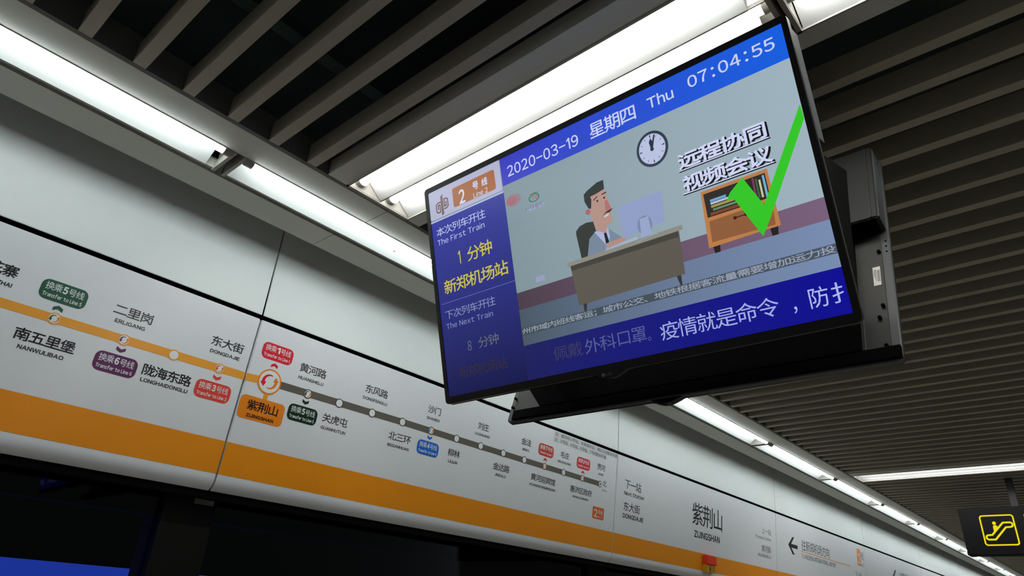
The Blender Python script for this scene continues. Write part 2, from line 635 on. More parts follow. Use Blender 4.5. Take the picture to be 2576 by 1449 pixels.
def crescent(mb, pl, cu, cv, r, turn, lift):
    """bent arrow of the change-here sign"""
    out, inn = [], []
    n = 9
    for i in range(n + 1):
        f = i / n
        a = math.radians(-62 - 118 * f + turn)
        wdt = 0.05 + 0.17 * f
        out.append((cu + r * (0.62 + wdt) * math.cos(a), cv + r * (0.62 + wdt) * math.sin(a)))
        inn.append((cu + r * (0.62 - wdt * 0.55) * math.cos(a), cv + r * (0.62 - wdt * 0.55) * math.sin(a)))
    v = [pl.at(p[0], p[1], -lift) for p in out + inn]
    mb.add(v, [(i, i + 1, n + 2 + i, n + 1 + i) for i in range(n)])
    e = math.radians(-180 + turn)
    dx, dy = math.cos(e), math.sin(e)
    tx, ty = dy, -dx          # travel direction at the end of the arc
    base = (cu + r * 0.64 * dx, cv + r * 0.64 * dy)
    tri = [(base[0] + dx * r * 0.34, base[1] + dy * r * 0.34), (base[0] - dx * r * 0.30, base[1] - dy * r * 0.30),
           (base[0] + tx * r * 0.46, base[1] + ty * r * 0.46)]
    poly(mb, pl, tri, lift)

def marker(u, v, rim, par, r=0.0172, change=None, dotted=False):
    m = print_('station_marker', SIGN, disc(u, v, r), rim, par, 0.0012)
    print_('marker_centre', SIGN, disc(u, v, r * 0.80), M_WHITEPRINT, m, 0.0016)
    if change:
        a, b = MB(), MB()
        crescent(a, SIGN, u, v, r * 0.86, -10, 0.0020)
        crescent(b, SIGN, u, v, r * 0.86, 170, 0.0020)
        a.build('change_arrow', change, m)
        b.build('change_arrow', M_BOX, m)
    if dotted:
        print_('marker_dot', SIGN, disc(u, v, r * 0.32), M_INK, m, 0.0020)
    return m

def badge(u, v, num, mat, par, up):
    """transfer tag with its small chevron; up = the tag stands above the line"""
    g = print_('transfer_badge', SIGN, rrect(u - 0.0605, v - 0.029, u + 0.0605, v + 0.029, 0.019), mat, par, 0.0008)
    lettering('lettering', SIGN, [('换乘', u - 0.050, v - 0.0225, u - 0.008, v + 0.0005, 0.004),
                                  (num, u - 0.0058, v - 0.0215, u + 0.0068, v + 0.0005, 0.05),
                                  ('号线', u + 0.009, v - 0.0215, u + 0.050, v + 0.0010, 0.004),
                                  ('Transfer to Line ' + num, u - 0.051, v + 0.008, u + 0.051, v + 0.0205, 0.025)], M_WHITEPRINT, g, 0.0013)
    c = v + 0.0455 if up else v - 0.0455
    s = -1 if up else 1
    ch = MB()
    poly(ch, SIGN, [(u - 0.013, c - s * 0.008), (u, c - s * 0.001), (u, c + s * 0.009), (u - 0.013, c + s * 0.002)], 0.0008)
    poly(ch, SIGN, [(u + 0.013, c - s * 0.008), (u, c - s * 0.001), (u, c + s * 0.009), (u + 0.013, c + s * 0.002)], 0.0008)
    ch.build('chevron', mat, g)
    return g

def station(name, zh, en, uc, v_zh, half, v_en, half_en, ink, par, hz=0.033, bold=0.0):
    return lettering(name, SIGN, [(zh, uc - half, v_zh, uc + half, v_zh + hz, bold + 0.010),
                                  (en, uc - half_en, v_en, uc + half_en, v_en + 0.0118, 0.035)], ink, par)

# --- left panel of the route map
p1 = sign_body(seam(-1), seam(0), 'white route map panel at far left showing an orange line with green and purple tags')
print_('route_line', SIGN, [(-0.6, 0.204), (seam(0) - 0.003, 0.193), (seam(0) - 0.003, 0.219), (-0.6, 0.229)], M_ROUTE, p1, 0.0006)
station('station_name', '花寨', 'HUAZHAI', 0.282, 0.1035, 0.037, 0.1535, 0.034, M_INK, p1, 0.035, 0.004)
station('station_name', '南五里堡', 'NANWULIBAO', 0.440, 0.2575, 0.076, 0.3035, 0.057, M_INK, p1, 0.035, 0.006)
station('station_name', '二里岗', 'ERLIGANG', 0.630, 0.109, 0.057, 0.154, 0.044, M_INK2, p1)
station('station_name', '陇海东路', 'LONGHAIDONGLU', 0.782, 0.2575, 0.076, 0.3015, 0.073, M_INK, p1, 0.035, 0.006)
station('station_name', '东大街', 'DONGDAJIE', 0.937, 0.106, 0.057, 0.152, 0.052, M_INK, p1, 0.033)
for u, v, ch in ((0.284, 0.213, None), (0.439, 0.210, M_GREEN), (0.629, 0.210, M_PURPLE), (0.780, 0.209, None), (0.933, 0.207, M_RED3)):
    marker(u, v, M_ROUTE, p1, change=ch)
badge(0.438, 0.135, '5', M_GREEN, p1, True)
badge(0.630, 0.286, '6', M_PURPLE, p1, False)
badge(0.933, 0.284, '3', M_RED3, p1, False)

# --- middle panel of the route map
p2 = sign_body(seam(0), seam(1), 'white route map panel with a grey line of many stations and an orange name box')
a0 = seam(0) + 0.003
print_('route_line', SIGN, [(a0, 0.193), (1.112, 0.187), (1.112, 0.213), (a0, 0.219)], M_ROUTE, p2, 0.0006)
print_('route_line', SIGN, [(1.112, 0.187), (1.72, 0.182), (3.14, 0.182), (3.14, 0.208), (1.72, 0.208), (1.112, 0.213)], M_GREYLINE, p2, 0.0007)
g = print_('station_name_box', SIGN, rrect(1.031, 0.263, 1.199, 0.341, 0.016), M_BOX, p2, 0.0008)
print_('box_stem', SIGN, [(1.107, 0.235), (1.124, 0.235), (1.124, 0.266), (1.107, 0.266)], M_ROUTE, g, 0.0007)
lettering('lettering', SIGN, [('紫荆山', 1.058, 0.2745, 1.175, 0.3095, 0.012), ('ZIJINGSHAN', 1.064, 0.3215, 1.167, 0.3335, 0.045)], M_INK, g, 0.0013)
big = marker(1.1155, 0.200, M_ROUTE, p2, r=0.0445)
big.data.materials.clear(); big.data.materials.append(M_BOX)
for c in big.children:
    bpy.data.objects.remove(c, do_unlink=True)
print_('marker_centre', SIGN, disc(1.1155, 0.200, 0.0390), M_WHITEPRINT, big, 0.0016)
aa, bb = MB(), MB()
crescent(aa, SIGN, 1.1155, 0.200, 0.036, -10, 0.0020)
crescent(bb, SIGN, 1.1155, 0.200, 0.036, 170, 0.0020)
aa.build('change_arrow', M_RED, big)
bb.build('change_arrow', M_BOX, big)
UP = [('黄河路', 'HUANGHELU', 1.272, 0.057, 0.0535, 0.0965), ('东风路', 'DONGFENGLU', 1.569, 0.056, 0.060, 0.0930), ('沙门', 'SHAMEN', 1.882, 0.0365, 0.0365, 0.0900),
      ('刘庄', 'LIUZHUANG', 2.189, 0.0365, 0.0485, 0.0885), ('金洼', 'JINWA', 2.497, 0.0370, 0.0265, 0.0905), ('毛庄', 'MAOZHUANG', 2.809, 0.0370, 0.0545, 0.0915), ('贾河', 'JIAHE', 3.141, 0.0375, 0.0245, 0.0900)]
DN = [('关虎屯', 'GUANHUTUN', 1.410, 0.0565, 0.0545, 0.2475), ('北三环', 'BEISANHUAN', 1.724, 0.0585, 0.0560, 0.2425), ('柳林', 'LIULIN', 2.032, 0.0365, 0.0280, 0.2410),
      ('金达路', 'JINDALU', 2.342, 0.0570, 0.0375, 0.2430), ('黄河迎宾馆', 'HUANGHEYINGBINGUAN', 2.654, 0.0960, 0.1015, 0.2420), ('惠济区政府', 'HUIJIQUZHENGFU', 2.974, 0.0960, 0.0695, 0.2440)]
for zh, en, u, h, he, v in UP:
    station('station_name', zh, en, u, v, h, v + 0.0485, he, M_INK2, p2)
for zh, en, u, h, he, v in DN:
    station('station_name', zh, en, u, v, h, v + 0.0475, he, M_INK2, p2)
for u, v, ch in ((1.272, 0.2005, M_DGREEN), (1.410, 0.1985, None), (1.566, 0.1970, None), (1.722, 0.1950, None), (1.881, 0.1940, M_BLUE), (2.033, 0.1935, None), (2.187, 0.1930, None),
                 (2.342, 0.1930, None), (2.495, 0.1935, None), (2.652, 0.1940, M_RED7), (2.809, 0.1950, None), (2.973, 0.1950, M_RED), (3.140, 0.1955, None)):
    marker(u, v, M_MARKDARK, p2, change=ch, dotted=(u > 3.1))
badge(1.118, 0.0955, '1', M_RED, p2, True)
badge(1.271, 0.2765, '5', M_DGREEN, p2, False)
badge(1.880, 0.2690, '4', M_BLUE, p2, False)
badge(2.653, 0.1160, '7', M_RED7, p2, True)
badge(2.975, 0.1185, '3', M_RED, p2, True)
lettering('lettering', SIGN, [('北', 3.166, 0.170, 3.203, 0.203, 0.0), ('North', 3.163, 0.2175, 3.207, 0.2285, 0.006)], M_INK2, p2)
g = print_('line_number_tile', SIGN, rrect(3.090, 0.318, 3.195, 0.379, 0.007), paint('tile_orange_print', (224, 102, 34), 0.4), p2, 0.0008)
lettering('lettering', SIGN, [('2', 3.103, 0.330, 3.134, 0.371, 0.03), ('号线', 3.139, 0.331, 3.185, 0.354, 0.0), ('Line 2', 3.137, 0.3605, 3.186, 0.3715, 0.004)], M_WHITEPRINT, g, 0.0013)
for i, (v0, txt, ub) in enumerate(((0.003, '注：城郊线小乔站、华南城东站、港区北站暂未开通', 3.294), (0.0315, '注：3号线、4号线、6号线、7号线暂未开通', 3.184))):
    n_ = print_('paper_strip', SIGN, [(2.702, v0), (ub, v0), (ub, v0 + 0.0265), (2.702, v0 + 0.0265)], paint('paper_strip_white', (214, 218, 220), 0.6), p2, 0.0008)
    lettering('lettering', SIGN, [(txt, 2.709, v0 + 0.003, ub - 0.006, v0 + 0.0235, 0.004)], M_INK2, n_, 0.0013)

# --- station name panel
p3 = sign_body(seam(1), seam(2), 'white station name panel right of the map with large black ZIJINGSHAN lettering')
lettering('next_station_text', SIGN, [('下一站', 3.386, 0.1225, 3.563, 0.175, 0.004), ('Next Station', 3.384, 0.189, 3.598, 0.2115, 0.03),
                                      ('东大街', 3.385, 0.2475, 3.558, 0.297, 0.004), ('DONGDAJIE', 3.382, 0.3115, 3.602, 0.3365, 0.035)], M_INK, p3)
lettering('station_name', SIGN, [('紫荆山', 4.195, 0.122, 4.628, 0.262, 0.006), ('ZIJINGSHAN', 4.226, 0.2965, 4.590, 0.3395, 0.035)], M_INK, p3)
lettering('previous_station_text', SIGN, [('上一站', 5.300, 0.1395, 5.470, 0.184, 0.0), ('Previous Station', 5.184, 0.2045, 5.470, 0.2265, 0.006),
                                          ('黄河路', 5.287, 0.267, 5.461, 0.3155, 0.0), ('HUANGHELU', 5.217, 0.331, 5.463, 0.352, 0.02)], paint('mid_grey_print', (88, 86, 88), 0.4), p3)

# --- direction panel
p4 = sign_body(seam(2), seam(3), 'white direction panel with a black left arrow toward the international airport')
ar = MB()
poly(ar, SIGN, [(5.815, 0.207), (5.908, 0.138), (5.950, 0.138), (5.878, 0.194), (5.878, 0.222), (5.950, 0.273), (5.903, 0.273)], 0.0006)
poly(ar, SIGN, [(5.868, 0.194), (6.016, 0.194), (6.016, 0.223), (5.868, 0.223)], 0.0007)
ar.build('arrow', M_INK, p4)
lettering('direction_text', SIGN, [('往新郑机场方向', 6.106, 0.1325, 6.785, 0.218, 0.0), ('To XINZHENG INTERNATIONAL AIRPORT', 6.100, 0.2445, 6.950, 0.282, 0.006)], M_INK2, p4)
print_('orange_rule', SIGN, [(6.100, 0.2265), (7.372, 0.2265), (7.372, 0.2315), (6.100, 0.2315)], M_BOX, p4, 0.0006)
g = print_('line_number_tile', SIGN, [(7.590, 0.042), (7.690, 0.042), (7.690, 0.200), (7.590, 0.200)], M_BOX, p4, 0.0008)
lettering('lettering', SIGN, [('2', 7.612, 0.085, 7.668, 0.180, 0.03)], M_WHITEPRINT, g, 0.0013)
lettering('line_text', SIGN, [('号线', 7.700, 0.060, 7.792, 0.140, 0.0), ('Line 2', 7.700, 0.168, 7.792, 0.200, 0.004)], M_INK2, p4)
lettering('next_station_text', SIGN, [('下一站', 7.500, 0.262, 7.690, 0.310, 0.0), ('东大街', 7.500, 0.335, 7.690, 0.385, 0.0)], M_INK2, p4)

# --- farther panels
FAR = ['white header panel with a black arrow, first past the airport direction panel', 'white header panel second past the airport direction panel, at the bottom edge',
       'white header panel third past the airport direction panel', 'white header panel fourth past the airport direction panel',
       'white header panel farthest along the wall, fifth past the airport direction panel']
for i, lab in enumerate(FAR):
    q = sign_body(seam(3 + i), seam(4 + i), lab)
    if i == 0:
        s_ = MB()
        poly(s_, SIGN, [(8.80, 0.207), (8.908, 0.128), (8.960, 0.128), (8.878, 0.194), (8.878, 0.222), (8.960, 0.283), (8.903, 0.283)], 0.0006)
        poly(s_, SIGN, [(8.868, 0.194), (9.016, 0.194), (9.016, 0.223), (8.868, 0.223)], 0.0007)
        s_.build('arrow', M_INK, q)
        lettering('direction_text', SIGN, [('往贾河方向', 9.10, 0.1325, 9.60, 0.218, 0.0)], M_INK2, q)
sign_body(seam(-2), seam(-1), 'white header panel just past the left edge of the photo')

# door indicator lamp on the orange band
bx = empty('door_indicator_lamp', SIGN.at(4.411, 0.49))
tag(bx, 'small red door lamp above a yellow 6-1 plate on the orange band below ZIJINGSHAN', 'door lamp')
f_ = lambda p, x: SIGN.at(x, p[0], p[1])
MB().prism([(0.433, -0.032), (0.489, -0.036), (0.489, -0.0006), (0.433, -0.0006)], 4.342, 4.480, f_).build('red_lens', paint('red_lens_plastic', (236, 62, 44), 0.3), bx, bevel=0.004)
pb = MB().prism([(0.4895, -0.030), (0.537, -0.030), (0.537, -0.0006), (0.4895, -0.0006)], 4.344, 4.478, f_).build('number_plate', paint('yellow_plate', (206, 150, 26), 0.4), bx, bevel=0.002)
lettering('lettering', SIGN, [('6', 4.386, 0.497, 4.408, 0.530, 0.02), ('·', 4.419, 0.511, 4.425, 0.517, 0.03), ('1', 4.434, 0.497, 4.447, 0.530, 0.02)], M_INK, pb, 0.0308)

# ------------------------------------------------------------------ screen doors below the header
GY = 2.262
n_w = 1
k = -2
while seam(k) < X1 - 1:
    a, b = seam(k) + 0.052, seam(k + 1) - 0.097
    tag(MB().box(a, b, GY + 0.015, GY + 0.027, 0.0, Z0 + 0.335).build('window_%d' % n_w, M_GLASS), kind='structure')
    n_w += 1
    tag(MB().box(seam(k) - 0.105, seam(k) + 0.06, GY - 0.01, GY + 0.11, 0.0, Z0 + 0.335).build('trim_%d' % (10 + n_w), M_STEEL), kind='structure')
    k += 1
tag(MB().box(X0, X1, GY + 0.03, GY + 0.10, Z0 + 0.24, Z0 + 0.33).build('trim_5', M_BLACK), kind='structure')
tag(MB().box(X0, X1, GY - 0.012, GY + 0.14, Z0 + 0.3355, Z0 + 0.42).build('trim_6', M_BLACK), kind='structure')

LBF = Face((1.008, GY - 0.0105, Z0 + 0.320), (1, 0, 0), (0, 0, -1), (0, 1, 0))
lb = MB().box(1.011, 1.075, GY - 0.012, GY - 0.0101, Z0 + 0.286, Z0 + 0.3185).build('paper_label', paint('grey_label_paper', (120, 116, 116), 0.6))
tag(lb, 'small grey printed label on the dark door post under the first panel joint', 'label')
ln = MB()
for i in range(7):
    v = 0.005 + i * 0.0042
    poly(ln, LBF, [(0.006, v), (0.063 - (i % 3) * 0.009, v), (0.063 - (i % 3) * 0.009, v + 0.0013), (0.006, v + 0.0013)], 0.0020)
ln.build('printed_lines', M_INK2, lb)

lbx = empty('advert_lightbox', (0.8, 5.2, 0.9))
tag(lbx, 'blue glowing advert box on the dark track wall behind the doors at lower left', 'light box')
MB().box(-2.4, 3.3, 5.12, 5.39, 0.55, Z0 + 0.195).build('case', M_BLACK, lbx)
MB().box(-2.36, 3.26, 5.108, 5.119, 0.60, Z0 + 0.180).build('lit_face', glow('blue_advert_light', (38, 66, 190), 1.35), lbx)

# ------------------------------------------------------------------ the two hanging screens, back to back
TW, TH = 0.97, 0.573
TILT = 0.29082

def tv_face(corner, eu, ev):
    eu, ev = Vector(eu).normalized(), Vector(ev).normalized()
    return Face(corner, eu, ev, eu.cross(ev))

ro = 0.01022
e0, d0 = Vector((0, -1, 0)), Vector((math.sin(TILT), 0, -math.cos(TILT)))
TVA = tv_face((0.94529, 1.21126, Z0 + 1.02784), e0 * math.cos(ro) + d0 * math.sin(ro), d0 * math.cos(ro) - e0 * math.sin(ro))
rb = 0.016
f0, u0 = Vector((0, 1, 0)), Vector((math.sin(TILT), 0, math.cos(TILT)))
euB = f0 * math.cos(rb) + u0 * math.sin(rb)
upB = u0 * math.cos(rb) - f0 * math.sin(rb)
TVB = tv_face(Vector((1.339, 0.2404, Z0 + 0.467)) + upB * TH, euB, -upB)

def slab(pl, u0, v0, u1, v1, w0, w1, mb=None):
    mb = mb or MB()
    pts = [pl.at(u, v, w) for w in (w0, w1) for v in (v0, v1) for u in (u0, u1)]
    return mb.add(pts, [(0, 2, 3, 1), (4, 5, 7, 6), (0, 1, 5, 4), (2, 6, 7, 3), (0, 4, 6, 2), (1, 3, 7, 5)])

SU0, SV0, SU1, SV1 = 0.0125, 0.0140, 0.9590, 0.5560

def television(pl, label):
    t = empty('television', pl.at(TW / 2, TH))
    tag(t, label, 'screen', 'back to back hanging screens')
    # frame: rounded outer edge round the picture, and the thin body behind it
    fr = MB()
    n = 6
    outer = rrect(0, 0, TW, TH, 0.010, n)
    inner = rrect(SU0, SV0, SU1, SV1, 0.0012, n)
    N = len(outer)
    w_front, w_rim = -0.002, 0.004
    o2 = rrect(-0.0008, -0.0008, TW + 0.0008, TH + 0.0008, 0.011, n)
    lay = [[pl.at(*p, 0.0008) for p in inner], [pl.at(*p, w_front) for p in inner], [pl.at(*p, w_front) for p in outer], [pl.at(*p, w_rim) for p in o2]]
    v = [q for l in lay for q in l]
    f = []
    for L in range(3):
        f += [(L * N + i, L * N + (i + 1) % N, (L + 1) * N + (i + 1) % N, (L + 1) * N + i) for i in range(N)]
    fr.add(v, f)
    fr.build('bezel', M_BEZEL, t)
    rim = MB()
    v = [pl.at(*p, w) for w in (w_rim, 0.013) for p in o2] + [pl.at(*p, 0.015) for p in rrect(0.002, 0.002, TW - 0.002, TH - 0.002, 0.009, n)]
    f = []
    for L in range(2):
        f += [(L * N + i, L * N + (i + 1) % N, (L + 1) * N + (i + 1) % N, (L + 1) * N + i) for i in range(N)]
    f.append(tuple(range(2 * N, 3 * N)))
    rim.add(v, f)
    rim.build('rim', M_RIM, t)
    # lump with the maker's mark in the middle of the lower edge
    lump = MB()
    prof = []
    for i in range(13):
        s = -1 + 2 * i / 12
        prof.append((0.485 + 0.055 * s, TH - 0.002 + 0.0155 * (0.5 + 0.5 * math.cos(math.pi * s))))
    prof = [(0.54, TH - 0.004), (0.43, TH - 0.004)] + prof
    lump.prism(prof, -0.0018, 0.012, lambda p, w: pl.at(p[0], p[1], w))
    lm = lump.build('logo_lump', M_BEZEL, t)
    lg = MB()
    poly(lg, pl, disc(0.4680, TH + 0.0035, 0.0040, 16), 0.0022)
    text(lg, pl, 'LG', 0.4745, TH + 0.0005, 0.4875, TH + 0.0062, 0.0022, 0.01)
    lg.build('maker_mark', paint('silver_mark', (150, 154, 150), 0.3, metal=0.5), lm)
    # back: sheet metal plate, thick upper housing with perforated ends, dark middle cover standing partly for shade, lower ledge
    slab(pl, 0.016, 0.244, TW - 0.016, TH - 0.003, 0.0151, 0.0185).build('rear_plate', M_CHASSIS, t)
    hz = MB()
    slab(pl, 0.0035, 0.010, TW - 0.0035, 0.2425, 0.0152, 0.066, hz)
    hh = hz.build('rear_housing', M_HOUSING, t, bevel=0.003)
    slab(pl, 0.010, 0.2425, TW - 0.010, 0.2440, 0.0190, 0.064).build('housing_under_shade', M_DARKPL_SHADE, hh)  # black sheet paints the shade under the housing
    for u in (0.0022, TW - 0.0037):
        slab(pl, u, 0.018, u + 0.0015, 0.238, 0.018, 0.062).build('speaker_grille', M_GRILLE, hh)
    slab(pl, 0.016, 0.014, 0.0185, 0.2400, 0.066, 0.0685).build('housing_ridge', M_CHASSIS, hh)
    cv = MB()
    f4 = [(0.066, 0.246), (0.952, 0.246), (0.928, 0.462), (0.852, 0.548), (0.066, 0.548)]
    cv.prism(f4, 0.0187, 0.030, lambda p, w: pl.at(p[0], p[1], w))
    cv.build('rear_cover', M_DARKPL_SHADE, t)  # black and outline stand for the cover and the front screen's shadow
    slab(pl, 0.0580, 0.47, 0.0605, 0.5665, 0.0186, 0.0215).build('cover_edge', M_RIM, t)
    lo = MB()
    slab(pl, -0.001, TH - 0.0245, 0.942, TH + 0.001, 0.0186, 0.028, lo)
    lo.build('lower_ledge', M_DARKPL_SHADE, t)
    for (u, v) in ((0.020, 0.300), (0.022, 0.445), (0.023, 0.542), (0.030, 0.473), (0.955, 0.505), (0.956, 0.533)):
        MB().tube(pl.at(u, v, 0.0184), pl.at(u, v, 0.0250), 0.0036, 12).build('screw', M_BLACK, t)
    for v in (0.268, 0.283, 0.298):
        MB().tube(pl.at(0.0065, v, 0.0152), pl.at(0.0065, v, 0.0158), 0.0020, 10).build('vent_hole', M_BLACK, t)
    lb = slab(pl, 0.0215, 0.338, 0.0355, 0.388, 0.0186, 0.0190).build('rating_label', paint('white_label_paper', (214, 212, 206), 0.6), t)
    cd = MB()
    for i in range(14):
        u = 0.0232 + (i % 2) * 0.0002
        slab(pl, 0.0225, 0.348 + i * 0.0022, 0.0280, 0.3490 + i * 0.0022, 0.0190, 0.0192, cd)
    for i in range(3):
        slab(pl, 0.0295 + i * 0.0017, 0.345, 0.0302 + i * 0.0017, 0.376 - i * 0.006, 0.0190, 0.0192, cd)
    cd.build('printed_code', M_INK2, lb)
    return t

tvA = television(TVA, 'large lit passenger screen hanging in the middle showing date, train times and a cartoon')
tvB = television(TVB, 'second screen back to back behind the lit one, its grey back in view')
slab(TVB, SU0, SV0, SU1, SV1, 0.0, 0.003).build('screen', glow('far_screen_standby', (24, 26, 30), 1.0), tvB)

# ------------------------------------------------------------------ what the front screen shows
scr = slab(TVA, SU0, SV0, SU1, SV1, 0.0, 0.003).build('screen', glow('picture_wall_grey_dimmed', (112, 132, 137), 1.0, (158, 178, 190), gloss=True), tvA)  # darker left side paints the panel's dimming at a slanted view

def pic(name, pts, rgb, lift, rgb2=None, axis='Y'):
    nm = 'pic_%d_%d_%d' % tuple(rgb) + ('_%d_%d_%d' % tuple(rgb2) if rgb2 else '')
    mb = MB()
    for p in (pts if isinstance(pts[0], list) else [pts]):
        poly(mb, TVA, p, lift)
    return mb.build(name, glow(nm, rgb, 1.0, rgb2, gloss=True, axis=axis), scr)

def words(name, items, rgb, lift):
    m = glow('pic_%d_%d_%d' % tuple(rgb), rgb, 1.0, gloss=True)
    for it in items:
        lettering(name, TVA, [it], m, scr, lift)

def rc(u0, v0, u1, v1):
    return [(u0, v0), (u1, v0), (u1, v1), (u0, v1)]

LL = 0.0003
PX = 0.2685                     # right edge of the left column
# office: skirting and floor, left ends darkened as painted viewing-angle falloff
pic('picture_skirting', rc(PX, 0.3525, SU1, 0.3930), (74, 58, 72), LL, (120, 96, 122))
pic('picture_floor', rc(PX, 0.3930, SU1, 0.4770), (72, 86, 100), LL, (120, 140, 176))
pic('wall_socket', rc(0.3290, 0.3290, 0.3540, 0.3420), (150, 156, 190), LL * 2)
# header bar
pic('date_bar', rc(PX, SV0, SU1, 0.0845), (54, 56, 188), LL, (22, 94, 222))
words('date_text', [('2020-03-19', 0.2885, 0.0405, 0.4980, 0.0680, 0.012), ('星期四', 0.5290, 0.0325, 0.6450, 0.0690, 0.010), ('Thu', 0.6745, 0.0350, 0.7335, 0.0608, 0.016),
                    ('07:04:55', 0.7665, 0.0310, 0.9400, 0.0560, 0.016)], (198, 206, 244), LL * 3)
# left column
pic('train_times_column', rc(SU0, 0.0985, PX, SV1), (48, 52, 154), LL, (20, 26, 76), axis='Z')  # darker foot is viewing-angle dimming put into the colour
pic('logo_field', rrect(SU0, SV0, 0.2665, 0.0935, 0.005), (176, 178, 206), LL)
pic('white_rule', rc(SU0, 0.0965, PX, 0.1005), (178, 186, 222), LL * 3)
pic('line_tile', rrect(0.1010, 0.0310, 0.2475, 0.0830, 0.006), (164, 102, 62), LL * 3)
words('line_tile_text', [('2', 0.1225, 0.0440, 0.1440, 0.0820, 0.03), ('号', 0.1725, 0.0400, 0.1925, 0.0610, 0.025), ('线', 0.2035, 0.0410, 0.2230, 0.0620, 0.025),
                         ('Line 2', 0.1725, 0.0685, 0.2210, 0.0822, 0.012)], (206, 212, 240), LL * 5)
lg = MB()
for pts, w_ in (([(0.0585, 0.0360), (0.0585, 0.0885)], 0.0040), ([(0.0628, 0.0330), (0.0628, 0.0880)], 0.0030),
                ([(0.0560, 0.0520), (0.0450, 0.0520), (0.0385, 0.0560), (0.0385, 0.0735), (0.0430, 0.0785), (0.0520, 0.0785), (0.0520, 0.0590), (0.0455, 0.0590), (0.0455, 0.0710)], 0.0034),
                ([(0.0660, 0.0740), (0.0755, 0.0740), (0.0815, 0.0700), (0.0815, 0.0520), (0.0770, 0.0475), (0.0685, 0.0475), (0.0685, 0.0670), (0.0750, 0.0670), (0.0750, 0.0550)], 0.0034)):
    stroke(lg, TVA, pts, w_, LL * 3)
lg.build('metro_emblem', glow('pic_98_70_54', (98, 70, 54), 1.0, gloss=True), scr)
words('first_train_text', [('本次列车开往', 0.0290, 0.1185, 0.2030, 0.1425, 0.0), ('The First Train', 0.0290, 0.1500, 0.1960, 0.1660, 0.0)], (186, 196, 232), LL * 3)
words('first_train_time', [('1', 0.0965, 0.1995, 0.1045, 0.2335, 0.006), ('分钟', 0.1275, 0.1990, 0.2115, 0.2365, 0.012), ('新郑机场站', 0.0360, 0.2630, 0.2535, 0.2995, 0.012)], (196, 186, 66), LL * 3)
pic('thin_rule', rc(SU0 + 0.008, 0.3205, PX, 0.3217), (104, 116, 180), LL * 3)
words('next_train_text', [('下次列车开往', 0.0300, 0.3405, 0.2010, 0.3635, 0.0), ('The Next Train', 0.0290, 0.3735, 0.1885, 0.3880, 0.0)], (132, 142, 184), LL * 3)  # lower rows toned down: viewing-angle dimming painted into the letters
words('next_train_time', [('8', 0.0950, 0.4310, 0.1080, 0.4555, 0.004), ('分钟', 0.1310, 0.4290, 0.1970, 0.4560, 0.004)], (92, 102, 116), LL * 3)
words('next_train_goal', [('新郑机场站', 0.0560, 0.4900, 0.2150, 0.5180, 0.004)], (52, 42, 56), LL * 3)
# wall clock
pic('clock_rim', disc(0.6668, 0.1455, 0.0358, 40, 0.0380), (46, 58, 74), LL * 2)
pic('clock_dial', disc(0.6668, 0.1455, 0.0300, 40, 0.0320), (184, 192, 224), LL * 3)
ck = MB()
for i in range(12):
    a = math.radians(30 * i)
    s_, c_ = math.sin(a), math.cos(a)
    r0, r1 = (0.0225, 0.0270) if i % 3 else (0.0215, 0.0280)
    wd = 0.0010 if i % 3 else 0.0034
    q = [(r1, -wd / 2), (r1, wd / 2), (r0, wd / 2 if i % 3 else 0.0002), (r0, -wd / 2 if i % 3 else -0.0002)]
    poly(ck, TVA, [(0.6668 + r * s_ + t_ * c_, 0.1455 - (r * c_ - t_ * s_) * 1.06) for r, t_ in q], LL * 4)
poly(ck, TVA, [(0.6640, 0.1440), (0.6622, 0.1300), (0.6668, 0.1225), (0.6705, 0.1300), (0.6695, 0.1440)], LL * 4)
poly(ck, TVA, [(0.6652, 0.1440), (0.6745, 0.1190), (0.6790, 0.1165), (0.6695, 0.1445)], LL * 5)
poly(ck, TVA, disc(0.6668, 0.1465, 0.0042, 14), LL * 5)
ck.build('clock_hands', glow('pic_40_48_62', (40, 48, 62), 1.0, gloss=True), scr)
# slogan: dark shadow copy below white letters
SL = [('远程协同', 0.7155, 0.1790, 0.8915, 0.2125), ('视频会议', 0.7160, 0.2265, 0.8925, 0.2605)]
words('slogan_shadow', [(a, b + 0.0022, c + 0.0018, d + 0.0036, e + 0.0034, 0.050) for a, b, c, d, e in SL], (14, 16, 20), LL * 3)
pic('slogan_rule', [rc(0.7140, 0.2150, 0.8960, 0.2172), rc(0.7140, 0.2632, 0.8960, 0.2654)], (14, 16, 20), LL * 4)
words('slogan_text', [(a, b, c, d, e, 0.030) for a, b, c, d, e in SL], (204, 210, 240), LL * 5)
pic('slogan_rule', [rc(0.7140, 0.2128, 0.8930, 0.2150), rc(0.7140, 0.2610, 0.8930, 0.2632)], (204, 210, 240), LL * 4.6)
# bookcase
for ft_ in ([(0.7510, 0.3800), (0.7650, 0.3800), (0.7632, 0.3938), (0.7522, 0.3938)], [(0.8600, 0.3790), (0.8742, 0.3790), (0.8722, 0.3930), (0.8612, 0.3930)]):
    pic('bookcase_foot', ft_, (38, 32, 32), LL * 2)
pic('bookcase', [(0.7480, 0.2700), (0.8775, 0.2695), (0.8795, 0.3780), (0.7428, 0.3815)], (186, 124, 72), LL * 3)
pic('bookcase_shelf', rc(0.7522, 0.2760, 0.8722, 0.3235), (44, 40, 38), LL * 4)
pic('bookcase_drawer', [(0.7535, 0.3310), (0.8740, 0.3295), (0.8712, 0.3745), (0.7512, 0.3722)], (142, 92, 58), LL * 4)
pic('drawer_handle', [rc(0.8030, 0.3388, 0.8230, 0.3408), disc(0.8030, 0.3398, 0.0034, 12), disc(0.8235, 0.3398, 0.0034, 12)], (54, 32, 30), LL * 5)
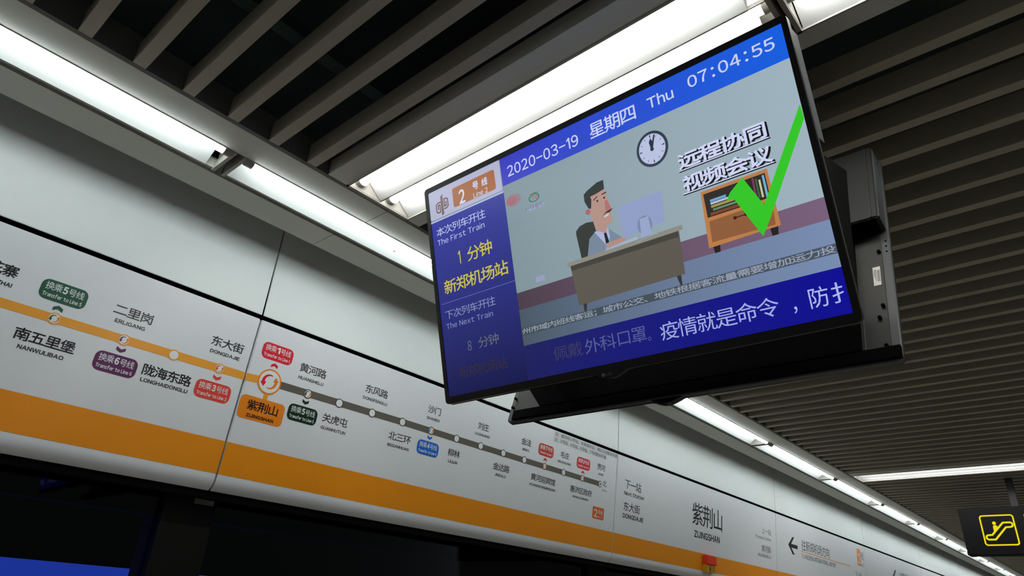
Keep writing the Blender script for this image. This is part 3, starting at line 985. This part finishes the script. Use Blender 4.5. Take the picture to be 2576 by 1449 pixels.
BK = [((104, 164, 206), 0.7630, 0.2905, 0.7950, 0.2955), ((186, 190, 216), 0.7630, 0.2965, 0.8050, 0.3005), ((158, 146, 84), 0.7630, 0.3022, 0.8080, 0.3072),
      ((98, 140, 104), 0.7655, 0.3095, 0.8160, 0.3135), ((124, 66, 46), 0.7590, 0.3160, 0.8200, 0.3215),
      ((120, 60, 92), 0.8470, 0.2780, 0.8505, 0.3170), ((60, 96, 64), 0.8525, 0.2810, 0.8562, 0.3180), ((198, 198, 150), 0.8585, 0.2850, 0.8622, 0.3190), ((110, 176, 214), 0.8660, 0.2790, 0.8700, 0.3215)]
for c_, a_, b_, d_, e_ in BK:
    pic('book', rc(a_, b_, d_, e_), c_, LL * 5)
pic('check_mark', [[(0.8316, 0.2700), (0.8590, 0.3330), (0.8459, 0.3890), (0.8080, 0.3040)], [(0.7945, 0.3030), (0.8040, 0.2900), (0.8316, 0.2700), (0.8140, 0.3045)],
                   [(0.8575, 0.3360), (SU1 - 0.002, 0.1770), (SU1 - 0.0005, 0.2050), (0.8640, 0.3620), (0.8459, 0.3890)]], (52, 196, 38), LL * 7)
# cartoon clerk at his desk
pic('office_chair', [(0.5030, 0.2500), (0.4830, 0.2470), (0.4660, 0.2500), (0.4555, 0.2580), (0.4545, 0.2660), (0.4590, 0.3210), (0.4760, 0.3210), (0.4861, 0.2849), (0.5057, 0.2735)], (50, 54, 50), LL * 2)
pic('clerk_jacket', [[(0.5018, 0.2745), (0.4861, 0.2849), (0.4745, 0.3230), (0.5204, 0.3230), (0.5246, 0.3095)], [(0.5365, 0.2771), (0.5654, 0.3060), (0.5349, 0.3080)]], (118, 134, 154), LL * 3)
pic('clerk_collar', [(0.5010, 0.2735), (0.5357, 0.2760), (0.5368, 0.2960), (0.5246, 0.3095)], (168, 178, 212), LL * 4)
pic('clerk_tie', [(0.5240, 0.2835), (0.5300, 0.2835), (0.5335, 0.3060), (0.5250, 0.3075)], (26, 26, 30), LL * 5)
pic('clerk_face', [(0.5025, 0.1940), (0.5421, 0.1890), (0.5465, 0.2083), (0.5490, 0.2240), (0.5520, 0.2360), (0.5480, 0.2440), (0.5500, 0.2560), (0.5460, 0.2680), (0.5349, 0.2690), (0.5300, 0.2850), (0.5061, 0.2725), (0.5015, 0.2440), (0.5000, 0.2200)], (178, 142, 132), LL * 5)
pic('clerk_ear', disc(0.4935, 0.2255, 0.0065, 14), (172, 96, 104), LL * 4)
pic('clerk_nose', [(0.5390, 0.2150), (0.5440, 0.2140), (0.5520, 0.2370), (0.5430, 0.2400), (0.5370, 0.2360)], (172, 108, 108), LL * 6)
pic('clerk_hair', [(0.4900, 0.1850), (0.4990, 0.1790), (0.5270, 0.1690), (0.5436, 0.1688), (0.5425, 0.1890), (0.5220, 0.1930), (0.5050, 0.1945), (0.5075, 0.2010), (0.5031, 0.2210), (0.4970, 0.2190), (0.4895, 0.2010)], (42, 48, 48), LL * 7)
pic('clerk_features', [[(0.5110, 0.2045), (0.5225, 0.1985), (0.5235, 0.2000), (0.5135, 0.2060)], [(0.5335, 0.1985), (0.5455, 0.1965), (0.5470, 0.1990), (0.5345, 0.2005)], disc(0.5213, 0.2096, 0.0024, 10), disc(0.5390, 0.2082, 0.0024, 10),
                       [(0.5265, 0.2475), (0.5370, 0.2400), (0.5560, 0.2370), (0.5470, 0.2430), (0.5370, 0.2425)]], (38, 32, 32), LL * 7)
pic('clerk_teeth', [(0.5310, 0.2475), (0.5430, 0.2450), (0.5430, 0.2490), (0.5330, 0.2510)], (204, 200, 204), LL * 7)
pic('computer_screen', [(0.5657, 0.2378), (0.6690, 0.2372), (0.6650, 0.3022), (0.5676, 0.3076)], (142, 156, 196), LL * 3)
pic('computer_shade', disc(0.6205, 0.2960, 0.0170, 20, 0.0200), (118, 134, 164), LL * 4)
pic('computer_stand', [[(0.6116, 0.2800), (0.6312, 0.2800), (0.6330, 0.3190), (0.6086, 0.3190)], [(0.5960, 0.3240), (0.6437, 0.3190), (0.6437, 0.3215), (0.5975, 0.3260)]], (150, 164, 202), LL * 5)
pic('clerk_hand', [(0.5255, 0.3085), (0.5443, 0.3065), (0.5620, 0.3050), (0.5720, 0.3090), (0.5711, 0.3139), (0.5261, 0.3160)], (182, 136, 122), LL * 6)
pic('desk_paper', [(0.5218, 0.3190), (0.5983, 0.3135), (0.6000, 0.3210), (0.5200, 0.3220)], (164, 174, 196), LL * 5)
for lg_ in ([(0.4450, 0.4180), (0.4555, 0.4180), (0.4510, 0.4360), (0.4460, 0.4360)], [(0.6670, 0.4140), (0.6775, 0.4140), (0.6760, 0.4370), (0.6725, 0.4370)]):
    pic('desk_leg', lg_, (50, 52, 54), LL * 2)
pic('desk_front', [(0.4270, 0.3290), (0.6900, 0.3290), (0.6860, 0.4165), (0.4349, 0.4205)], (92, 87, 78), LL * 3)
pic('desk_shadow_strip', [(0.4275, 0.3300), (0.6880, 0.3300), (0.6872, 0.3415), (0.4300, 0.3415)], (66, 64, 58), LL * 4)
pic('desk_top', [(0.4195, 0.3210), (0.6985, 0.3200), (0.6989, 0.3298), (0.4210, 0.3305)], (138, 138, 128), LL * 5)
pic('red_blur', disc(0.2945, 0.1290, 0.0235, 24, 0.0150), (150, 122, 132), LL)
pic('red_blur', disc(0.2900, 0.1290, 0.0150, 24, 0.0105), (160, 104, 118), LL * 2)
# channel mark
lg = MB()
ring(lg, TVA, 0.3560, 0.1440, 0.0125, 0.0160, LL * 3, 20, 0.62)
lg.build('channel_emblem', glow('pic_34_118_96', (34, 118, 96), 1.0, gloss=True), scr)
pic('channel_emblem', [[(0.3390, 0.1330), (0.3600, 0.1320), (0.3740, 0.1350), (0.3600, 0.1350)]], (58, 128, 70), LL * 3)
words('channel_letters', [('TV', 0.3490, 0.1385, 0.3660, 0.1495, 0.02)], (190, 62, 66), LL * 4)
words('channel_text', [('地铁电视', 0.3293, 0.1604, 0.3820, 0.1722, 0.05)], (196, 204, 226), LL * 3)
words('channel_text', [('地铁电视', 0.3285, 0.1600, 0.3812, 0.1716, 0.012)], (62, 74, 118), LL * 4)
# running lines; bars go darker leftwards, a painted off-axis dimming
pic('caption_strip', rc(PX, 0.4360, SU1, 0.4530), (62, 76, 82), LL * 3, (72, 84, 98))
words('caption_text', [('州市域内班线客运；城市公交、地铁根据客流量需要增加运力投', PX + 0.002, 0.4372, SU1 - 0.002, 0.4522, 0.014)], (150, 158, 176), LL * 5)
pic('message_bar', rc(PX, 0.4770, SU1, SV1), (28, 32, 92), LL * 3, (14, 12, 146))
words('message_text', [('佩戴', 0.3490, 0.4960, 0.4270, 0.5270, 0.0)], (58, 56, 96), LL * 5)  # message tones fall off leftwards to paint the screen's slanted-view dimming
words('message_text', [('外科', 0.4330, 0.4960, 0.5110, 0.5270, 0.0), ('口', 0.5160, 0.4980, 0.5440, 0.5250, 0.0), ('罩', 0.5480, 0.4960, 0.5820, 0.5270, 0.0), ('。', 0.5840, 0.5200, 0.5910, 0.5280, 0.0)], (84, 90, 146), LL * 5)
words('message_text', [('疫情就是命令', 0.6125, 0.4985, 0.8460, 0.5340, 0.0)], (160, 168, 226), LL * 5)
words('message_text', [('，', 0.8690, 0.5250, 0.8750, 0.5370, 0.0), ('防', 0.8975, 0.5005, 0.9290, 0.5355, 0.0), ('扌', 0.9345, 0.5005, 0.9530, 0.5350, 0.0)], (172, 180, 236), LL * 5)

# ------------------------------------------------------------------ ceiling bracket between the screens
mt = empty('screen_bracket', (1.235, 0.72, Z0 + 0.75))
tag(mt, 'black steel ceiling bracket holding the two back to back screens', 'bracket')
M_BRK = paint('black_bracket_steel', (9, 9, 9), 0.6, spec=0.2)
for y in (0.36, 1.09):
    MB().box(1.212, 1.262, y - 0.025, y + 0.025, Z0 + 0.56, 3.279).build('post', M_BRK, mt)
for y in (0.262, 1.186):
    pr = [(1.098, Z0 + 0.805), (1.272, Z0 + 0.869), (1.243, Z0 + 0.788), (1.219, Z0 + 0.713), (1.164, Z0 + 0.500), (1.160, Z0 + 0.500), (1.098, Z0 + 0.716)]
    MB().prism(pr, y - 0.002, y + 0.002, lambda p, t_: (p[0], t_, p[1])).build('side_plate', M_BRK, mt)
MB().box(1.17, 1.21, 0.266, 1.182, Z0 + 0.735, Z0 + 0.765).build('cross_bar', M_BRK, mt)
for y in (0.36, 1.09):
    MB().box(1.100, 1.3505, y - 0.02, y + 0.02, Z0 + 0.62, Z0 + 0.64).build('arm', M_BRK, mt)

# ------------------------------------------------------------------ hanging escalator sign
SX = 6.05
sg = empty('hanging_sign', (SX, 0.2, Z0 + 0.79))
tag(sg, 'black hanging sign at lower right with a lit yellow escalator symbol', 'sign')
MB().box(SX, SX + 0.12, -1.60, 0.955, Z0 + 0.624, Z0 + 0.946).build('case', paint('black_sign_case', (7, 8, 8), 0.6, spec=0.15), sg, bevel=0.004)
for y in (0.605, -1.20):
    MB().box(SX + 0.045, SX + 0.075, y - 0.022, y + 0.022, Z0 + 0.94, 3.279).build('pole', paint('dark_pole_steel', (22, 23, 26), 0.5), sg)
M_YEL = glow('yellow_sign_light', (236, 218, 24), 1.0)
SGF = Face((SX, 0.834, Z0 + 0.8925), (0, -1, 0), (0, 0, -1), (1, 0, 0))
Q = 0.208
pm = MB()
ou = rrect(0, 0, Q, Q, 0.020)
inn = rrect(0.0095, 0.0095, Q - 0.0095, Q - 0.0095, 0.012)
n = len(ou)
pm.add([SGF.at(*p, -0.0015) for p in ou + inn], [(i, (i + 1) % n, n + (i + 1) % n, n + i) for i in range(n)])
pm.build('symbol_border', M_YEL, sg)
es = MB()
def sq(a, b):
    return (a * Q, b * Q)
path = [(0.165, 0.655), (0.275, 0.650), (0.655, 0.265), (0.850, 0.262)]
for i in range(1, 6):
    a = math.radians(-90 + 180 * i / 6)
    path.append((0.850 + 0.073 * math.cos(a), 0.335 + 0.073 * math.sin(a)))
path += [(0.850, 0.410), (0.715, 0.415), (0.345, 0.800), (0.165, 0.800)]
for i in range(1, 6):
    a = math.radians(90 + 180 * i / 6)
    path.append((0.165 + 0.073 * math.cos(a), 0.7275 + 0.073 * math.sin(a)))
stroke(es, SGF, [sq(*p) for p in path], 0.0118, 0.0015, closed=True)
poly(es, SGF, disc(*sq(0.405, 0.272), 0.0118, 18), 0.0015)
poly(es, SGF, [sq(*p) for p in ((0.350, 0.370), (0.370, 0.345), (0.420, 0.335), (0.460, 0.350), (0.490, 0.400), (0.500, 0.430), (0.345, 0.580), (0.345, 0.545))], 0.0016)
es.build('escalator_symbol', M_YEL, sg)
aw = MB()
stroke(aw, SGF, [(0.360, 0.012), (0.276, 0.012), (0.276, 0.096)], 0.014, 0.0015)
stroke(aw, SGF, [(0.276, 0.012), (0.440, 0.176)], 0.014, 0.0016)
aw.build('arrow_symbol', M_YEL, sg)
